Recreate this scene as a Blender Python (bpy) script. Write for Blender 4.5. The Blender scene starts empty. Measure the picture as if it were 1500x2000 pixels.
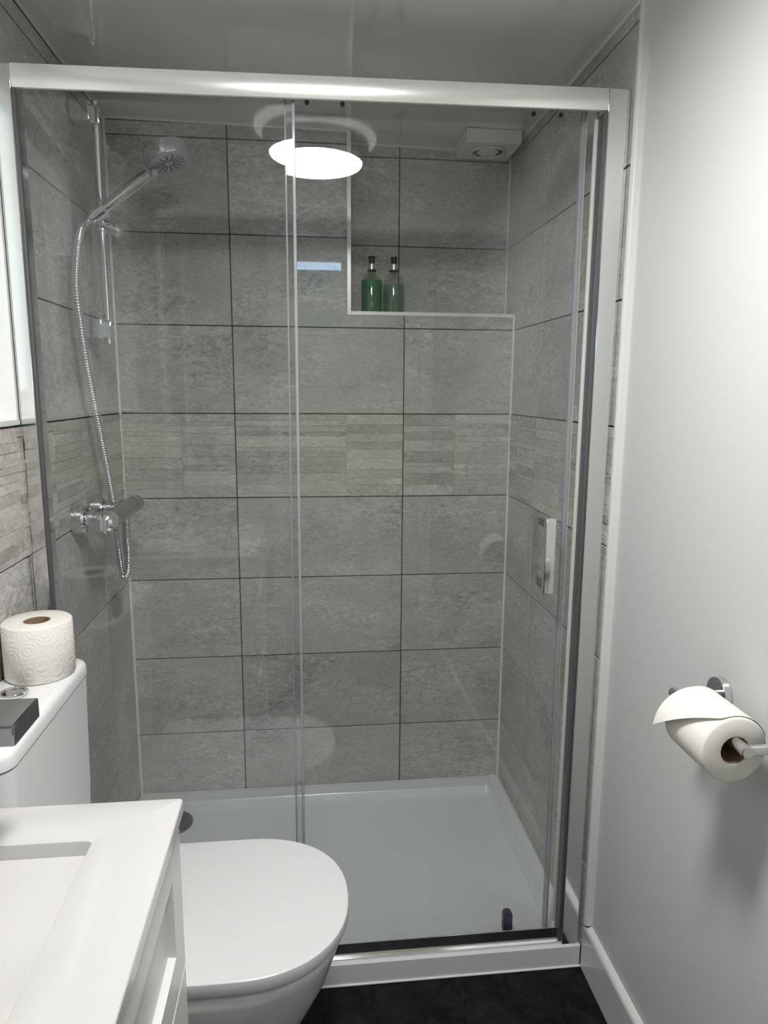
import bpy, bmesh, math, random
from mathutils import Vector, Matrix

random.seed(7)
scene = bpy.context.scene
COL = scene.collection

# ------------------------------------------------------------------ camera
F_PX = 1368.73
CAM = Vector((0.53777, -1.31307, 1.33249))
YAW, PITCH, ROLL = 0.10951, -0.17210, 0.00647
cy_, sy_, cp_, sp_ = math.cos(YAW), math.sin(YAW), math.cos(PITCH), math.sin(PITCH)
fw = Vector((sy_ * cp_, cy_ * cp_, sp_))
rt = Vector((cy_, -sy_, 0))
up = rt.cross(fw)
r2 = math.cos(ROLL) * rt + math.sin(ROLL) * up
u2 = -math.sin(ROLL) * rt + math.cos(ROLL) * up
cam_data = bpy.data.cameras.new('camera')
cam_data.sensor_fit = 'HORIZONTAL'
cam_data.sensor_width = 36.0
cam_data.lens = 36.0 * F_PX / 1500.0
cam_data.clip_start = 0.02
cam = bpy.data.objects.new('camera', cam_data)
COL.objects.link(cam)
cam.matrix_world = Matrix(((r2.x, u2.x, -fw.x, CAM.x), (r2.y, u2.y, -fw.y, CAM.y),
                           (r2.z, u2.z, -fw.z, CAM.z), (0, 0, 0, 1)))
scene.camera = cam

# ------------------------------------------------------------------ world, exposure
world = bpy.data.worlds.new('world')
scene.world = world
world.use_nodes = True
bg = world.node_tree.nodes['Background']
bg.inputs[0].default_value = (0.50, 0.73, 1.0, 1)
bg.inputs[1].default_value = 8.0
LAMP_STRENGTH = 94.0
LAMP_POS = (0.574, -0.604)
scene.view_settings.view_transform = 'Standard'
scene.view_settings.look = 'None'
scene.view_settings.gamma = 1.0
scene.view_settings.use_curve_mapping = False
scene.view_settings.exposure = 0.09
cyc = scene.cycles                    # light paths: enough for the two panes and the white room
cyc.max_bounces = 6
cyc.diffuse_bounces = 4
cyc.glossy_bounces = 3
cyc.transmission_bounces = 4
cyc.transparent_max_bounces = 12
cyc.caustics_reflective = False
cyc.caustics_refractive = False
cyc.use_adaptive_sampling = True
cyc.adaptive_threshold = 0.08
cyc.adaptive_min_samples = 16
cyc.sample_clamp_indirect = 6.0

# ------------------------------------------------------------------ dimensions (metres)
W, D, YF = 1.160, 0.800, 0.085       # tiled width, back wall, screen plane
WX = 1.175                           # painted right wall
YREAR = -1.95
ZT = 0.058                           # tray rim height
def CEIL(x): return 2.0565 - 0.0115 * x
Z0, TH, TW = 0.262, 0.25, 0.50       # first tile joint, tile height, tile length
GR = 0.0031                          # joint width

# ------------------------------------------------------------------ materials
def nmat(name):
    m = bpy.data.materials.new(name)
    m.use_nodes = True
    return m, m.node_tree.nodes, m.node_tree.links

def pmat(name, col, rough=0.5, metal=0.0, spec=0.5, coat=0.0, bump=None, emit=None, sss=0.0):
    m, n, l = nmat(name)
    b = n['Principled BSDF']
    b.inputs['Base Color'].default_value = (*col, 1)
    b.inputs['Roughness'].default_value = rough
    b.inputs['Metallic'].default_value = metal
    b.inputs['Specular IOR Level'].default_value = spec
    b.inputs['Coat Weight'].default_value = coat
    b.inputs['Coat Roughness'].default_value = 0.05
    if emit:
        b.inputs['Emission Color'].default_value = (*emit[0], 1)
        b.inputs['Emission Strength'].default_value = emit[1]
    if sss:
        b.inputs['Subsurface Weight'].default_value = sss
        b.inputs['Subsurface Radius'].default_value = (0.01, 0.01, 0.01)
    if bump:
        scale, strength, dist = bump
        tc = n.new('ShaderNodeTexCoord')
        no = n.new('ShaderNodeTexNoise')
        no.inputs['Scale'].default_value = scale
        no.inputs['Detail'].default_value = 4
        bp = n.new('ShaderNodeBump')
        bp.inputs['Strength'].default_value = strength
        bp.inputs['Distance'].default_value = dist
        l.new(tc.outputs['Object'], no.inputs['Vector'])
        l.new(no.outputs['Fac'], bp.inputs['Height'])
        l.new(bp.outputs['Normal'], b.inputs['Normal'])
    return m

def tile_mat(name, strip=False):
    """grey slate-look porcelain: horizontal grain, mottled patches, own variation for each piece"""
    m, n, l = nmat(name)
    b = n['Principled BSDF']
    tc = n.new('ShaderNodeTexCoord')
    oi = n.new('ShaderNodeObjectInfo')
    mul = n.new('ShaderNodeMath'); mul.operation = 'MULTIPLY'; mul.inputs[1].default_value = 37.0
    l.new(oi.outputs['Random'], mul.inputs[0])
    add = n.new('ShaderNodeVectorMath'); add.operation = 'ADD'
    l.new(tc.outputs['Object'], add.inputs[0]); l.new(mul.outputs[0], add.inputs[1])
    def noise(scale, vec, detail, rough=0.6, dist=0.0):
        mp = n.new('ShaderNodeMapping'); mp.inputs['Scale'].default_value = vec
        no = n.new('ShaderNodeTexNoise')
        no.inputs['Scale'].default_value = scale; no.inputs['Detail'].default_value = detail
        no.inputs['Roughness'].default_value = rough; no.inputs['Distortion'].default_value = dist
        l.new(add.outputs[0], mp.inputs['Vector']); l.new(mp.outputs[0], no.inputs['Vector'])
        return no.outputs['Fac']
    big = noise(4.0, (1, 1, 1.8), 3, 0.55, 0.6)              # broad clouds
    grain = noise(17.0, (1, 1, 3.2), 6, 0.68, 1.3)           # slate ripples
    speck = noise(70.0, (1, 1, 1.7), 4, 0.7, 0.4)            # fine pitting
    def ramp(fac, p0, c0, p1, c1):
        r = n.new('ShaderNodeValToRGB')
        r.color_ramp.elements[0].position = p0; r.color_ramp.elements[0].color = (c0, c0, c0, 1)
        r.color_ramp.elements[1].position = p1; r.color_ramp.elements[1].color = (c1, c1, c1, 1)
        l.new(fac, r.inputs[0]); return r.outputs[0]
    def mathn(op, a, c):
        k = n.new('ShaderNodeMath'); k.operation = op
        for i, v in enumerate((a, c)):
            if isinstance(v, (int, float)): k.inputs[i].default_value = v
            else: l.new(v, k.inputs[i])
        return k.outputs[0]
    mask = ramp(big, 0.42, 0.15, 0.62, 1.0)
    g = ramp(grain, 0.33, -0.0, 0.66, 1.0)
    gl = mathn('MULTIPLY', mathn('SUBTRACT', g, 0.55), mathn('MULTIPLY', mask, 0.42))
    sp = mathn('MULTIPLY', mathn('SUBTRACT', speck, 0.5), mathn('ADD', mathn('MULTIPLY', mask, 1.1), 0.35))
    cl = mathn('MULTIPLY', mathn('SUBTRACT', big, 0.5), 0.55)
    rv = mathn('MULTIPLY', mathn('SUBTRACT', oi.outputs['Random'], 0.5), 0.30 if strip else 0.12)
    patch = ramp(noise(2.6, (1, 1, 1.5), 2, 0.5, 0.8), 0.50, 0.0, 0.66, 1.0)      # crusty dark patches
    crust = ramp(noise(44.0, (1, 1, 1.6), 4, 0.75, 0.8), 0.40, 1.0, 0.60, 0.0)
    dk = mathn('MULTIPLY', mathn('MULTIPLY', patch, crust), -0.30)
    vf = noise(9.0, (1, 1, 3.0), 4, 0.6, 2.2)
    vein = ramp(vf, 0.485, 0.0, 0.50, 1.0)
    vein2 = ramp(vf, 0.50, 1.0, 0.515, 0.0)
    vn = mathn('MULTIPLY', mathn('MULTIPLY', vein, vein2), 0.14)                     # thin pale veins
    tot = mathn('ADD', mathn('ADD', mathn('ADD', gl, sp), mathn('ADD', cl, rv)), mathn('ADD', mathn('ADD', dk, vn), 1.03))
    mix = n.new('ShaderNodeMix'); mix.data_type = 'RGBA'; mix.blend_type = 'MULTIPLY'
    mix.inputs[0].default_value = 1.0
    mix.inputs[6].default_value = (0.525, 0.507, 0.468, 1) if strip else (0.505, 0.495, 0.467, 1)
    comb = n.new('ShaderNodeCombineColor')
    for i in range(3): l.new(tot, comb.inputs[i])
    l.new(comb.outputs[0], mix.inputs[7])
    l.new(mix.outputs[2], b.inputs['Base Color'])
    b.inputs['Roughness'].default_value = 0.42
    b.inputs['Specular IOR Level'].default_value = 0.4
    bp = n.new('ShaderNodeBump'); bp.inputs['Strength'].default_value = 0.55
    bp.inputs['Distance'].default_value = 0.0016
    l.new(mathn('ADD', grain, mathn('MULTIPLY', speck, 0.5)), bp.inputs['Height'])
    l.new(bp.outputs['Normal'], b.inputs['Normal'])
    return m

def pane_mat(name, tint, base=0.04, rough=0.0):
    """clear pane: straight transmission plus Schlick reflection"""
    m, n, l = nmat(name)
    n.remove(n['Principled BSDF'])
    out = n['Material Output']
    lw = n.new('ShaderNodeLayerWeight'); lw.inputs['Blend'].default_value = 0.5
    pw = n.new('ShaderNodeMath'); pw.operation = 'POWER'; pw.inputs[1].default_value = 5.0
    l.new(lw.outputs['Facing'], pw.inputs[0])
    ma = n.new('ShaderNodeMath'); ma.operation = 'MULTIPLY_ADD'
    ma.inputs[1].default_value = 1 - base; ma.inputs[2].default_value = base
    l.new(pw.outputs[0], ma.inputs[0])
    tr = n.new('ShaderNodeBsdfTransparent'); tr.inputs[0].default_value = (*tint, 1)
    gl = n.new('ShaderNodeBsdfGlossy'); gl.inputs['Roughness'].default_value = rough
    gl.inputs[0].default_value = (1, 1, 1, 1)
    mx = n.new('ShaderNodeMixShader')
    l.new(ma.outputs[0], mx.inputs[0]); l.new(tr.outputs[0], mx.inputs[1]); l.new(gl.outputs[0], mx.inputs[2])
    l.new(mx.outputs[0], out.inputs['Surface'])
    return m

def tint_mat(name, diff, trans, fac, rough=0.1):
    """coloured translucent stuff: part diffuse, part see-through, slight gloss"""
    m, n, l = nmat(name)
    b = n['Principled BSDF']
    b.inputs['Base Color'].default_value = (*diff, 1); b.inputs['Roughness'].default_value = rough
    out = n['Material Output']
    tr = n.new('ShaderNodeBsdfTransparent'); tr.inputs[0].default_value = (*trans, 1)
    mx = n.new('ShaderNodeMixShader'); mx.inputs[0].default_value = fac
    l.new(b.outputs[0], mx.inputs[1]); l.new(tr.outputs[0], mx.inputs[2])
    l.new(mx.outputs[0], out.inputs['Surface'])
    return m

def floor_mat():
    m, n, l = nmat('black_slate_vinyl')
    b = n['Principled BSDF']
    tc = n.new('ShaderNodeTexCoord'); no = n.new('ShaderNodeTexNoise')
    no.inputs['Scale'].default_value = 16; no.inputs['Detail'].default_value = 9; no.inputs['Roughness'].default_value = 0.7
    no.inputs['Distortion'].default_value = 0.8
    l.new(tc.outputs['Object'], no.inputs['Vector'])
    r = n.new('ShaderNodeValToRGB')
    r.color_ramp.elements[0].position = 0.40; r.color_ramp.elements[0].color = (0.0030, 0.0030, 0.0038, 1)
    r.color_ramp.elements[1].position = 0.75; r.color_ramp.elements[1].color = (0.024, 0.0245, 0.028, 1)
    l.new(no.outputs['Fac'], r.inputs[0]); l.new(r.outputs[0], b.inputs['Base Color'])
    b.inputs['Roughness'].default_value = 0.45; b.inputs['Specular IOR Level'].default_value = 0.16
    bp = n.new('ShaderNodeBump'); bp.inputs['Strength'].default_value = 0.2; bp.inputs['Distance'].default_value = 0.002
    l.new(no.outputs['Fac'], bp.inputs['Height']); l.new(bp.outputs['Normal'], b.inputs['Normal'])
    return m

def paper_mat():
    m, n, l = nmat('tissue_paper')
    b = n['Principled BSDF']
    b.inputs['Base Color'].default_value = (0.83, 0.80, 0.74, 1); b.inputs['Roughness'].default_value = 0.95
    b.inputs['Specular IOR Level'].default_value = 0.05
    tc = n.new('ShaderNodeTexCoord'); wv = n.new('ShaderNodeTexVoronoi')
    wv.inputs['Scale'].default_value = 38
    ml = n.new('ShaderNodeMath'); ml.operation = 'MULTIPLY'; ml.inputs[1].default_value = 26
    sn = n.new('ShaderNodeMath'); sn.operation = 'SINE'
    no = n.new('ShaderNodeTexNoise'); no.inputs['Scale'].default_value = 260
    ad = n.new('ShaderNodeMath'); ad.operation = 'ADD'
    l.new(tc.outputs['Object'], wv.inputs['Vector']); l.new(tc.outputs['Object'], no.inputs['Vector'])
    l.new(wv.outputs['Distance'], ml.inputs[0]); l.new(ml.outputs[0], sn.inputs[0])
    l.new(sn.outputs[0], ad.inputs[0]); l.new(no.outputs['Fac'], ad.inputs[1])
    bp = n.new('ShaderNodeBump'); bp.inputs['Strength'].default_value = 0.22; bp.inputs['Distance'].default_value = 0.0012
    l.new(ad.outputs[0], bp.inputs['Height']); l.new(bp.outputs['Normal'], b.inputs['Normal'])
    return m

TILE = tile_mat('grey_slate_tile')
STRIP = tile_mat('grey_slate_strip', True)
GROUT = pmat('dark_grout', (0.105, 0.104, 0.099), 0.9, spec=0.1)
SILICONE = pmat('white_silicone', (0.80, 0.80, 0.78), 0.4)
TRIMW = pmat('satin_aluminium_trim', (0.86, 0.86, 0.85), 0.30, metal=0.25)
TRIMP = pmat('white_plastic_trim', (0.74, 0.74, 0.72), 0.35)
PAINT = pmat('white_satin_paint', (0.665, 0.667, 0.655), 0.42, spec=0.35, bump=(140, 0.05, 0.001))
GLOSSW = pmat('white_gloss_paint', (0.80, 0.80, 0.785), 0.25, bump=None)
CEILM = pmat('glossy_ceiling_panel', (0.80, 0.80, 0.78), 0.08, spec=0.5, coat=1.0)
CEILM.node_tree.nodes['Principled BSDF'].inputs['Coat IOR'].default_value = 1.85
CEILM.node_tree.nodes['Principled BSDF'].inputs['Coat Roughness'].default_value = 0.02
FLOOR = floor_mat()
CHROME = pmat('chrome', (0.80, 0.81, 0.82), 0.07, metal=1.0)
DCHROME = pmat('darkened_chrome', (0.35, 0.355, 0.36), 0.16, metal=1.0)  # darker copy of the chrome, dark reflections put into its colour
STEEL = pmat('brushed_steel', (0.62, 0.61, 0.59), 0.24, metal=1.0)
ALU = pmat('polished_aluminium', (0.86, 0.86, 0.85), 0.10, metal=1.0)
RAIL = pmat('satin_aluminium', (0.80, 0.79, 0.77), 0.27, metal=0.65)
CERAMIC = pmat('white_ceramic', (0.87, 0.87, 0.86), 0.12, coat=0.3)
ACRYL = pmat('white_acrylic', (0.84, 0.865, 0.87), 0.22, coat=0.2)
SEAT = pmat('white_thermoset', (0.80, 0.795, 0.79), 0.22)
VANM = pmat('white_foil_cabinet', (0.80, 0.795, 0.77), 0.3)
BASIN = pmat('warm_white_resin', (0.57, 0.56, 0.54), 0.16, coat=0.2)
GLASS = pane_mat('clear_glass', (0.955, 0.965, 0.962))
BOTTLE = pane_mat('clear_bottle', (0.91, 0.93, 0.92), 0.05, 0.08)
SEAL = tint_mat('clear_vinyl_seal', (0.50, 0.51, 0.54), (0.85, 0.86, 0.88), 0.6, 0.15)
GEDGE = tint_mat('glass_edge', (0.50, 0.55, 0.55), (0.7, 0.75, 0.75), 0.3, 0.1)
GUIDE = tint_mat('smoky_plastic', (0.10, 0.10, 0.16), (0.5, 0.5, 0.62), 0.4, 0.15)
LIQ1 = tint_mat('green_soap', (0.05, 0.30, 0.15), (0.42, 0.84, 0.60), 0.62)
LIQ2 = tint_mat('pale_green_soap', (0.17, 0.32, 0.24), (0.76, 0.90, 0.82), 0.75)
BLACKP = pmat('black_plastic', (0.012, 0.013, 0.018), 0.35)
SILVER = pmat('silver_collar', (0.85, 0.85, 0.86), 0.25, metal=0.6)
GREYP = pmat('light_grey_plastic', (0.46, 0.49, 0.53), 0.4)
NOZ = pmat('slate_blue_rubber', (0.11, 0.12, 0.17), 0.5)
WHITEP = pmat('white_plastic', (0.72, 0.72, 0.69), 0.4)
GREYM = pmat('grey_anodised', (0.13, 0.132, 0.14), 0.35, metal=0.3)
DARK = pmat('dark_void', (0.02, 0.02, 0.02), 0.8)
PAPER = paper_mat()
PAPER2 = pmat('plain_tissue', (0.83, 0.80, 0.74), 0.95, spec=0.05, bump=(180, 0.25, 0.0008))
CORE = pmat('brown_card', (0.30, 0.20, 0.12), 0.9)
DIFFUSER = pmat('lit_opal_diffuser', (0.9, 0.9, 0.9), 0.4, emit=((1.0, 0.99, 0.985), LAMP_STRENGTH))
FROST = tint_mat('frosted_glass', (0.80, 0.82, 0.84), (0.62, 0.545, 0.455), 0.6, 0.3)
HEDGE = pmat('dark_hedge', (0.03, 0.045, 0.025), 0.9, bump=(30, 0.6, 0.05))
MARK = pmat('pale_print', (0.30, 0.45, 0.38), 0.6)

# ------------------------------------------------------------------ mesh helpers
def _merge(bm, geom_fn):
    return geom_fn(bm)

def box(bm, lo, hi, bev=0.0, seg=2):
    x0, y0, z0 = lo; x1, y1, z1 = hi
    t = bmesh.new()
    v = [t.verts.new(p) for p in ((x0, y0, z0), (x1, y0, z0), (x1, y1, z0), (x0, y1, z0),
                                  (x0, y0, z1), (x1, y0, z1), (x1, y1, z1), (x0, y1, z1))]
    for f in ((3, 2, 1, 0), (4, 5, 6, 7), (0, 1, 5, 4), (1, 2, 6, 5), (2, 3, 7, 6), (3, 0, 4, 7)):
        t.faces.new([v[i] for i in f])
    if bev > 0:
        bmesh.ops.bevel(t, geom=list(t.edges), offset=bev, segments=seg, profile=0.5, affect='EDGES')
    _append(bm, t)

def _append(bm, t, M=None):
    if M is not None:
        bmesh.ops.transform(t, matrix=M, verts=t.verts)
    me = bpy.data.meshes.new('tmp'); t.to_mesh(me); t.free()
    bm.from_mesh(me); bpy.data.meshes.remove(me)

def prism(bm, pts, axis, lo, hi, bev=0.0, seg=2):
    """polygon pts (2D, in the two other axes in xyz order) swept along axis"""
    t = bmesh.new()
    def P(a, b, c):
        return {'x': (c, a, b), 'y': (a, c, b), 'z': (a, b, c)}[axis]
    A = [t.verts.new(P(a, b, lo)) for a, b in pts]
    B = [t.verts.new(P(a, b, hi)) for a, b in pts]
    n = len(pts)
    t.faces.new(A); t.faces.new(B[::-1])
    for i in range(n):
        t.faces.new((A[i], B[i], B[(i + 1) % n], A[(i + 1) % n]))
    bmesh.ops.recalc_face_normals(t, faces=t.faces)
    if bev > 0:
        bmesh.ops.bevel(t, geom=list(t.edges), offset=bev, segments=seg, profile=0.5, affect='EDGES')
    _append(bm, t)

def frame_from(axis):
    a = Vector(axis).normalized()
    h = Vector((0, 0, 1)) if abs(a.z) < 0.9 else Vector((1, 0, 0))
    u = a.cross(h).normalized(); v = a.cross(u).normalized()
    return a, u, v

def lathe(bm, prof, c, axis=(0, 0, 1), seg=40, closed=False):
    """prof: (radius, height) along axis; closed joins last to first (ring section)"""
    t = bmesh.new()
    a, u, v = frame_from(axis); c = Vector(c)
    rings = []
    for r, h in prof:
        if r < 1e-6:
            rings.append([t.verts.new(c + a * h)])
        else:
            rings.append([t.verts.new(c + a * h + (u * math.cos(2 * math.pi * k / seg) + v * math.sin(2 * math.pi * k / seg)) * r)
                          for k in range(seg)])
    m = len(rings)
    for i in range(m if closed else m - 1):
        p, q = rings[i], rings[(i + 1) % m]
        for k in range(seg):
            k2 = (k + 1) % seg
            if len(p) == 1 and len(q) == 1: continue
            if len(p) == 1: t.faces.new((p[0], q[k], q[k2]))
            elif len(q) == 1: t.faces.new((p[k], q[0], p[k2]))
            else: t.faces.new((p[k], q[k], q[k2], p[k2]))
    if not closed:
        if len(rings[0]) > 1: t.faces.new(rings[0])
        if len(rings[-1]) > 1: t.faces.new(rings[-1])
    bmesh.ops.recalc_face_normals(t, faces=t.faces)
    _append(bm, t)

def cyl(bm, p0, p1, r, seg=32, bev=0.0):
    p0, p1 = Vector(p0), Vector(p1); L = (p1 - p0).length
    pr = [(0, 0), (r - bev, 0), (r, bev), (r, L - bev), (r - bev, L), (0, L)] if bev else [(0, 0), (r, 0), (r, L), (0, L)]
    lathe(bm, pr, p0, p1 - p0, seg)

def smooth_path(pts, n):
    """Catmull-Rom through pts, resampled to n evenly spaced points"""
    P = [Vector(p) for p in pts]
    P = [P[0] * 2 - P[1]] + P + [P[-1] * 2 - P[-2]]
    dense = []
    for i in range(1, len(P) - 2):
        for s in range(24):
            t = s / 24
            dense.append(0.5 * ((2 * P[i]) + (P[i + 1] - P[i - 1]) * t + (2 * P[i - 1] - 5 * P[i] + 4 * P[i + 1] - P[i + 2]) * t * t
                                + (3 * P[i] - P[i - 1] - 3 * P[i + 1] + P[i + 2]) * t ** 3))
    dense.append(P[-2])
    L = [0]
    for a, b in zip(dense, dense[1:]): L.append(L[-1] + (b - a).length)
    out = []; j = 0
    for k in range(n):
        s = L[-1] * k / (n - 1)
        while j < len(L) - 2 and L[j + 1] < s: j += 1
        f = (s - L[j]) / max(L[j + 1] - L[j], 1e-9)
        out.append(dense[j].lerp(dense[j + 1], min(max(f, 0), 1)))
    return out, L[-1]

def tube(bm, path, rad, seg=12):
    """rad: number or function of index"""
    t = bmesh.new(); rings = []
    n = len(path); u = None
    for i, p in enumerate(path):
        d = (path[min(i + 1, n - 1)] - path[max(i - 1, 0)]).normalized()
        if u is None: _, u, _v = frame_from(d)
        u = (u - d * u.dot(d)).normalized(); v = d.cross(u)
        r = rad(i) if callable(rad) else rad
        rings.append([t.verts.new(p + (u * math.cos(2 * math.pi * k / seg) + v * math.sin(2 * math.pi * k / seg)) * r) for k in range(seg)])
    for a, b in zip(rings, rings[1:]):
        for k in range(seg):
            t.faces.new((a[k], a[(k + 1) % seg], b[(k + 1) % seg], b[k]))
    t.faces.new(rings[0][::-1]); t.faces.new(rings[-1])
    bmesh.ops.recalc_face_normals(t, faces=t.faces)
    _append(bm, t)

def loft(bm, secs, cap0=True, cap1=True, closed=True):
    t = bmesh.new()
    R = [[t.verts.new(p) for p in s] for s in secs]
    n = len(R[0])
    for a, b in zip(R, R[1:]):
        for k in range(n if closed else n - 1):
            t.faces.new((a[k], a[(k + 1) % n], b[(k + 1) % n], b[k]))
    if cap0: t.faces.new(R[0][::-1])
    if cap1: t.faces.new(R[-1])
    bmesh.ops.recalc_face_normals(t, faces=t.faces)
    _append(bm, t)

def obj(name, bm, mat, parent=None, smooth=True, angle=21, label=None):
    me = bpy.data.meshes.new(name)
    bm.to_mesh(me); bm.free()
    if smooth:
        for p in me.polygons: p.use_smooth = True
        me.set_sharp_from_angle(angle=math.radians(angle))
    me.materials.append(mat)
    o = bpy.data.objects.new(name, me)
    COL.objects.link(o)
    if parent is not None:
        o.parent = parent
        o.matrix_parent_inverse = parent.matrix_world.inverted() if parent.type == 'MESH' else Matrix.Translation(-parent.location)
    if label: o['label'] = label
    return o

def centred(name, bm, mat, parent=None, smooth=False, c=None):
    """mesh object with its origin at its centre (so object-space textures vary from piece to piece)"""
    if c is None:
        xs = [v.co for v in bm.verts]
        c = Vector((sum(v.x for v in xs), sum(v.y for v in xs), sum(v.z for v in xs))) / len(xs)
    bmesh.ops.translate(bm, vec=-c, verts=bm.verts)
    me = bpy.data.meshes.new(name); bm.to_mesh(me); bm.free(); me.materials.append(mat)
    if smooth:
        for p in me.polygons: p.use_smooth = True
        me.set_sharp_from_angle(angle=math.radians(35))
    o = bpy.data.objects.new(name, me); COL.objects.link(o)
    if parent is not None:
        o.parent = parent
    base = parent.matrix_world.translation if parent is not None else Vector((0, 0, 0))
    w = WORLDLOC.get(parent.name, Vector((0, 0, 0))) if parent is not None else Vector((0, 0, 0))
    o.location = c - w
    WORLDLOC[o.name] = c
    return o
WORLDLOC = {}

def thing(name, label, cat, loc=(0, 0, 0), group=None):
    o = bpy.data.objects.new(name, None); COL.objects.link(o)
    o.location = loc; o.empty_display_size = 0.05
    o['label'] = label; o['category'] = cat
    if group: o['group'] = group
    return o

def part(name, bm, mat, parent, smooth=True, angle=21, label=None):
    """part of an Empty-rooted thing, coordinates given in world space"""
    root = parent
    base = Vector((0, 0, 0))
    q = parent
    while q is not None:
        base += q.location; q = q.parent
    bmesh.ops.translate(bm, vec=-base, verts=bm.verts)
    o = obj(name, bm, mat, None, smooth, angle, label)
    o.parent = parent
    return o

def tag(o, label, cat, group=None):
    o['label'] = label; o['category'] = cat
    if group: o['group'] = group
    return o

def struct(name, bm, mat, label=None, smooth=False):
    o = obj(name, bm, mat, None, smooth)
    o['kind'] = 'structure'
    if label: o['label'] = label
    return o
N = bmesh.new

# ================================================================== SETTING
# ---- floor: sheet of black slate-look tiles
bm = N(); box(bm, (-0.16, YREAR - 0.1, -0.05), (WX + 0.10, 0.97, -0.0015)); 
floor = struct('floor', bm, DARK, 'black slate-look tiled bathroom floor')
xs = [0.0, 0.255, 0.560, 0.865, WX]
ys = [0.070, -0.24, -0.85, -1.46, YREAR]
for a, b in zip(xs, xs[1:]):
    for c, d_ in zip(ys[1:], ys):
        bm = N(); box(bm, (a + 0.0006, c + 0.0006, -0.0015), (b - 0.0006, d_ - 0.0006, 0.0), 0.0004, 1)
        centred('floor_tile', bm, FLOOR, floor)

# ---- ceiling (slightly out of level), one glossy sheet
bm = N(); loft(bm, [[(-0.02, YREAR - .02, CEIL(-0.02)), (WX + 0.02, YREAR - .02, CEIL(WX + 0.02)), (WX + 0.02, 0.95, CEIL(WX + 0.02)), (-0.02, 0.95, CEIL(-0.02))],
                    [(-0.02, YREAR - .02, 2.12), (WX + 0.02, YREAR - .02, 2.12), (WX + 0.02, 0.95, 2.12), (-0.02, 0.95, 2.12)]])
ceiling = struct('ceiling', bm, CEILM, 'glossy white panelled bathroom ceiling')

# ---- tile rows
rows = [ZT - 0.012] + [Z0 + TH * k for k in range(8)] + [2.049]
rows[0] = ZT - 0.004
TT = 0.009                            # tile thickness
NX, NZ, NY = 0.6655, 1.5570, 0.900    # niche: left edge, ledge height, back plane

def strips_for(u0, u1, z0, z1, mk, parent, seed, usplit):
    """ledger strips proud of a feature tile; mk(bm,u0,u1,z0,z1,lift) makes one piece"""
    rnd = random.Random(seed)
    cuts = [u0] + [c for c in usplit if u0 + 0.02 < c < u1 - 0.02] + [u1]
    for a, b in zip(cuts, cuts[1:]):
        z = z0
        while z < z1 - 1e-4:
            h = rnd.choice((0.012, 0.017, 0.022, 0.026, 0.034))
            if z1 - (z + h) < 0.011: h = z1 - z
            bm = N(); mk(bm, a, b, z, z + h, rnd.uniform(0.0006, 0.0030))
            centred('strip', bm, STRIP, parent)
            z += h

def tile_y(parent, x0, x1, z0, z1, y, decor=False, poly=None, splits=()):
    """tile on a wall facing -y at plane y"""
    bm = N()
    if poly: prism(bm, poly, 'y', y, y + TT, 0.0008, 1)
    else: box(bm, (x0 + GR / 2, y, z0 + GR / 2), (x1 - GR / 2, y + TT, z1 - GR / 2), 0.0008, 1)
    t = centred('tile', bm, TILE, parent)
    if decor:
        strips_for(x0 + GR / 2, x1 - GR / 2, z0 + GR / 2, z1 - GR / 2,
                   lambda b, a, c, e, f, lift: box(b, (a + .0002, y - lift, e + .0003), (c - .0002, y + 0.003, f - .0003), 0.0004, 1),
                   t, int(x0 * 1000) + 11, splits)
    return t

def tile_x(parent, y0, y1, z0, z1, x, facing, decor=False, splits=()):
    """tile on a side wall at plane x, facing +1 (left wall) or -1 (right wall)"""
    bm = N()
    a, b = (x - TT, x) if facing > 0 else (x, x + TT)
    box(bm, (a, y0 + GR / 2, z0 + GR / 2), (b, y1 - GR / 2, z1 - GR / 2), 0.0008, 1)
    t = centred('tile', bm, TILE, parent)
    if decor:
        def mk(bb, p, q, e, f, lift):
            lo, hi = (x - 0.003, x + lift) if facing > 0 else (x - lift, x + 0.003)
            box(bb, (lo, p + .0002, e + .0003), (hi, q - .0002, f - .0003), 0.0004, 1)
        strips_for(y0 + GR / 2, y1 - GR / 2, z0 + GR / 2, z1 - GR / 2, mk, t, int(y0 * 1000) + 77 * facing, splits)
    return t

# ---- back wall of the shower with the recessed corner niche
BK = D + 0.0065                       # joint depth
bm = N()
box(bm, (-0.02, BK, 0.0), (WX + 0.02, 0.97, NZ - 0.004))
box(bm, (-0.02, BK, NZ - 0.004), (NX - 0.002, 0.97, 2.07))
box(bm, (NX - 0.002, NY + 0.0065, NZ - 0.004), (WX + 0.02, 0.97, 2.07))
wall_back = struct('wall_back', bm, GROUT, 'grey slate-tiled back wall of the shower with corner niche')
colx = [0.0, 0.3271, 0.8271, W]
SPL = {0: (0.172,), 1: (0.655,), 2: (0.985,)}
for r in range(len(rows) - 1):
    z0, z1 = rows[r], rows[r + 1]
    for c in range(3):
        x0, x1 = colx[c], colx[c + 1]
        if z1 <= NZ or x1 <= NX:
            tile_y(wall_back, x0, x1, z0, z1, D, decor=(r == 4), splits=SPL[c])
        elif z0 < NZ:                      # cut round the niche
            if x0 < NX:
                h = GR / 2
                tile_y(wall_back, 0, 0, 0, 0, D, poly=[(x0 + h, z0 + h), (x1 - h, z0 + h), (x1 - h, NZ - 0.006), (NX - 0.004, NZ - 0.006), (NX - 0.004, z1 - h), (x0 + h, z1 - h)])
            else:
                tile_y(wall_back, x0, x1, z0, NZ - 0.006 + GR / 2, D)
        elif x0 < NX:
            tile_y(wall_back, x0, NX - 0.004 + GR / 2, z0, z1, D)
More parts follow.
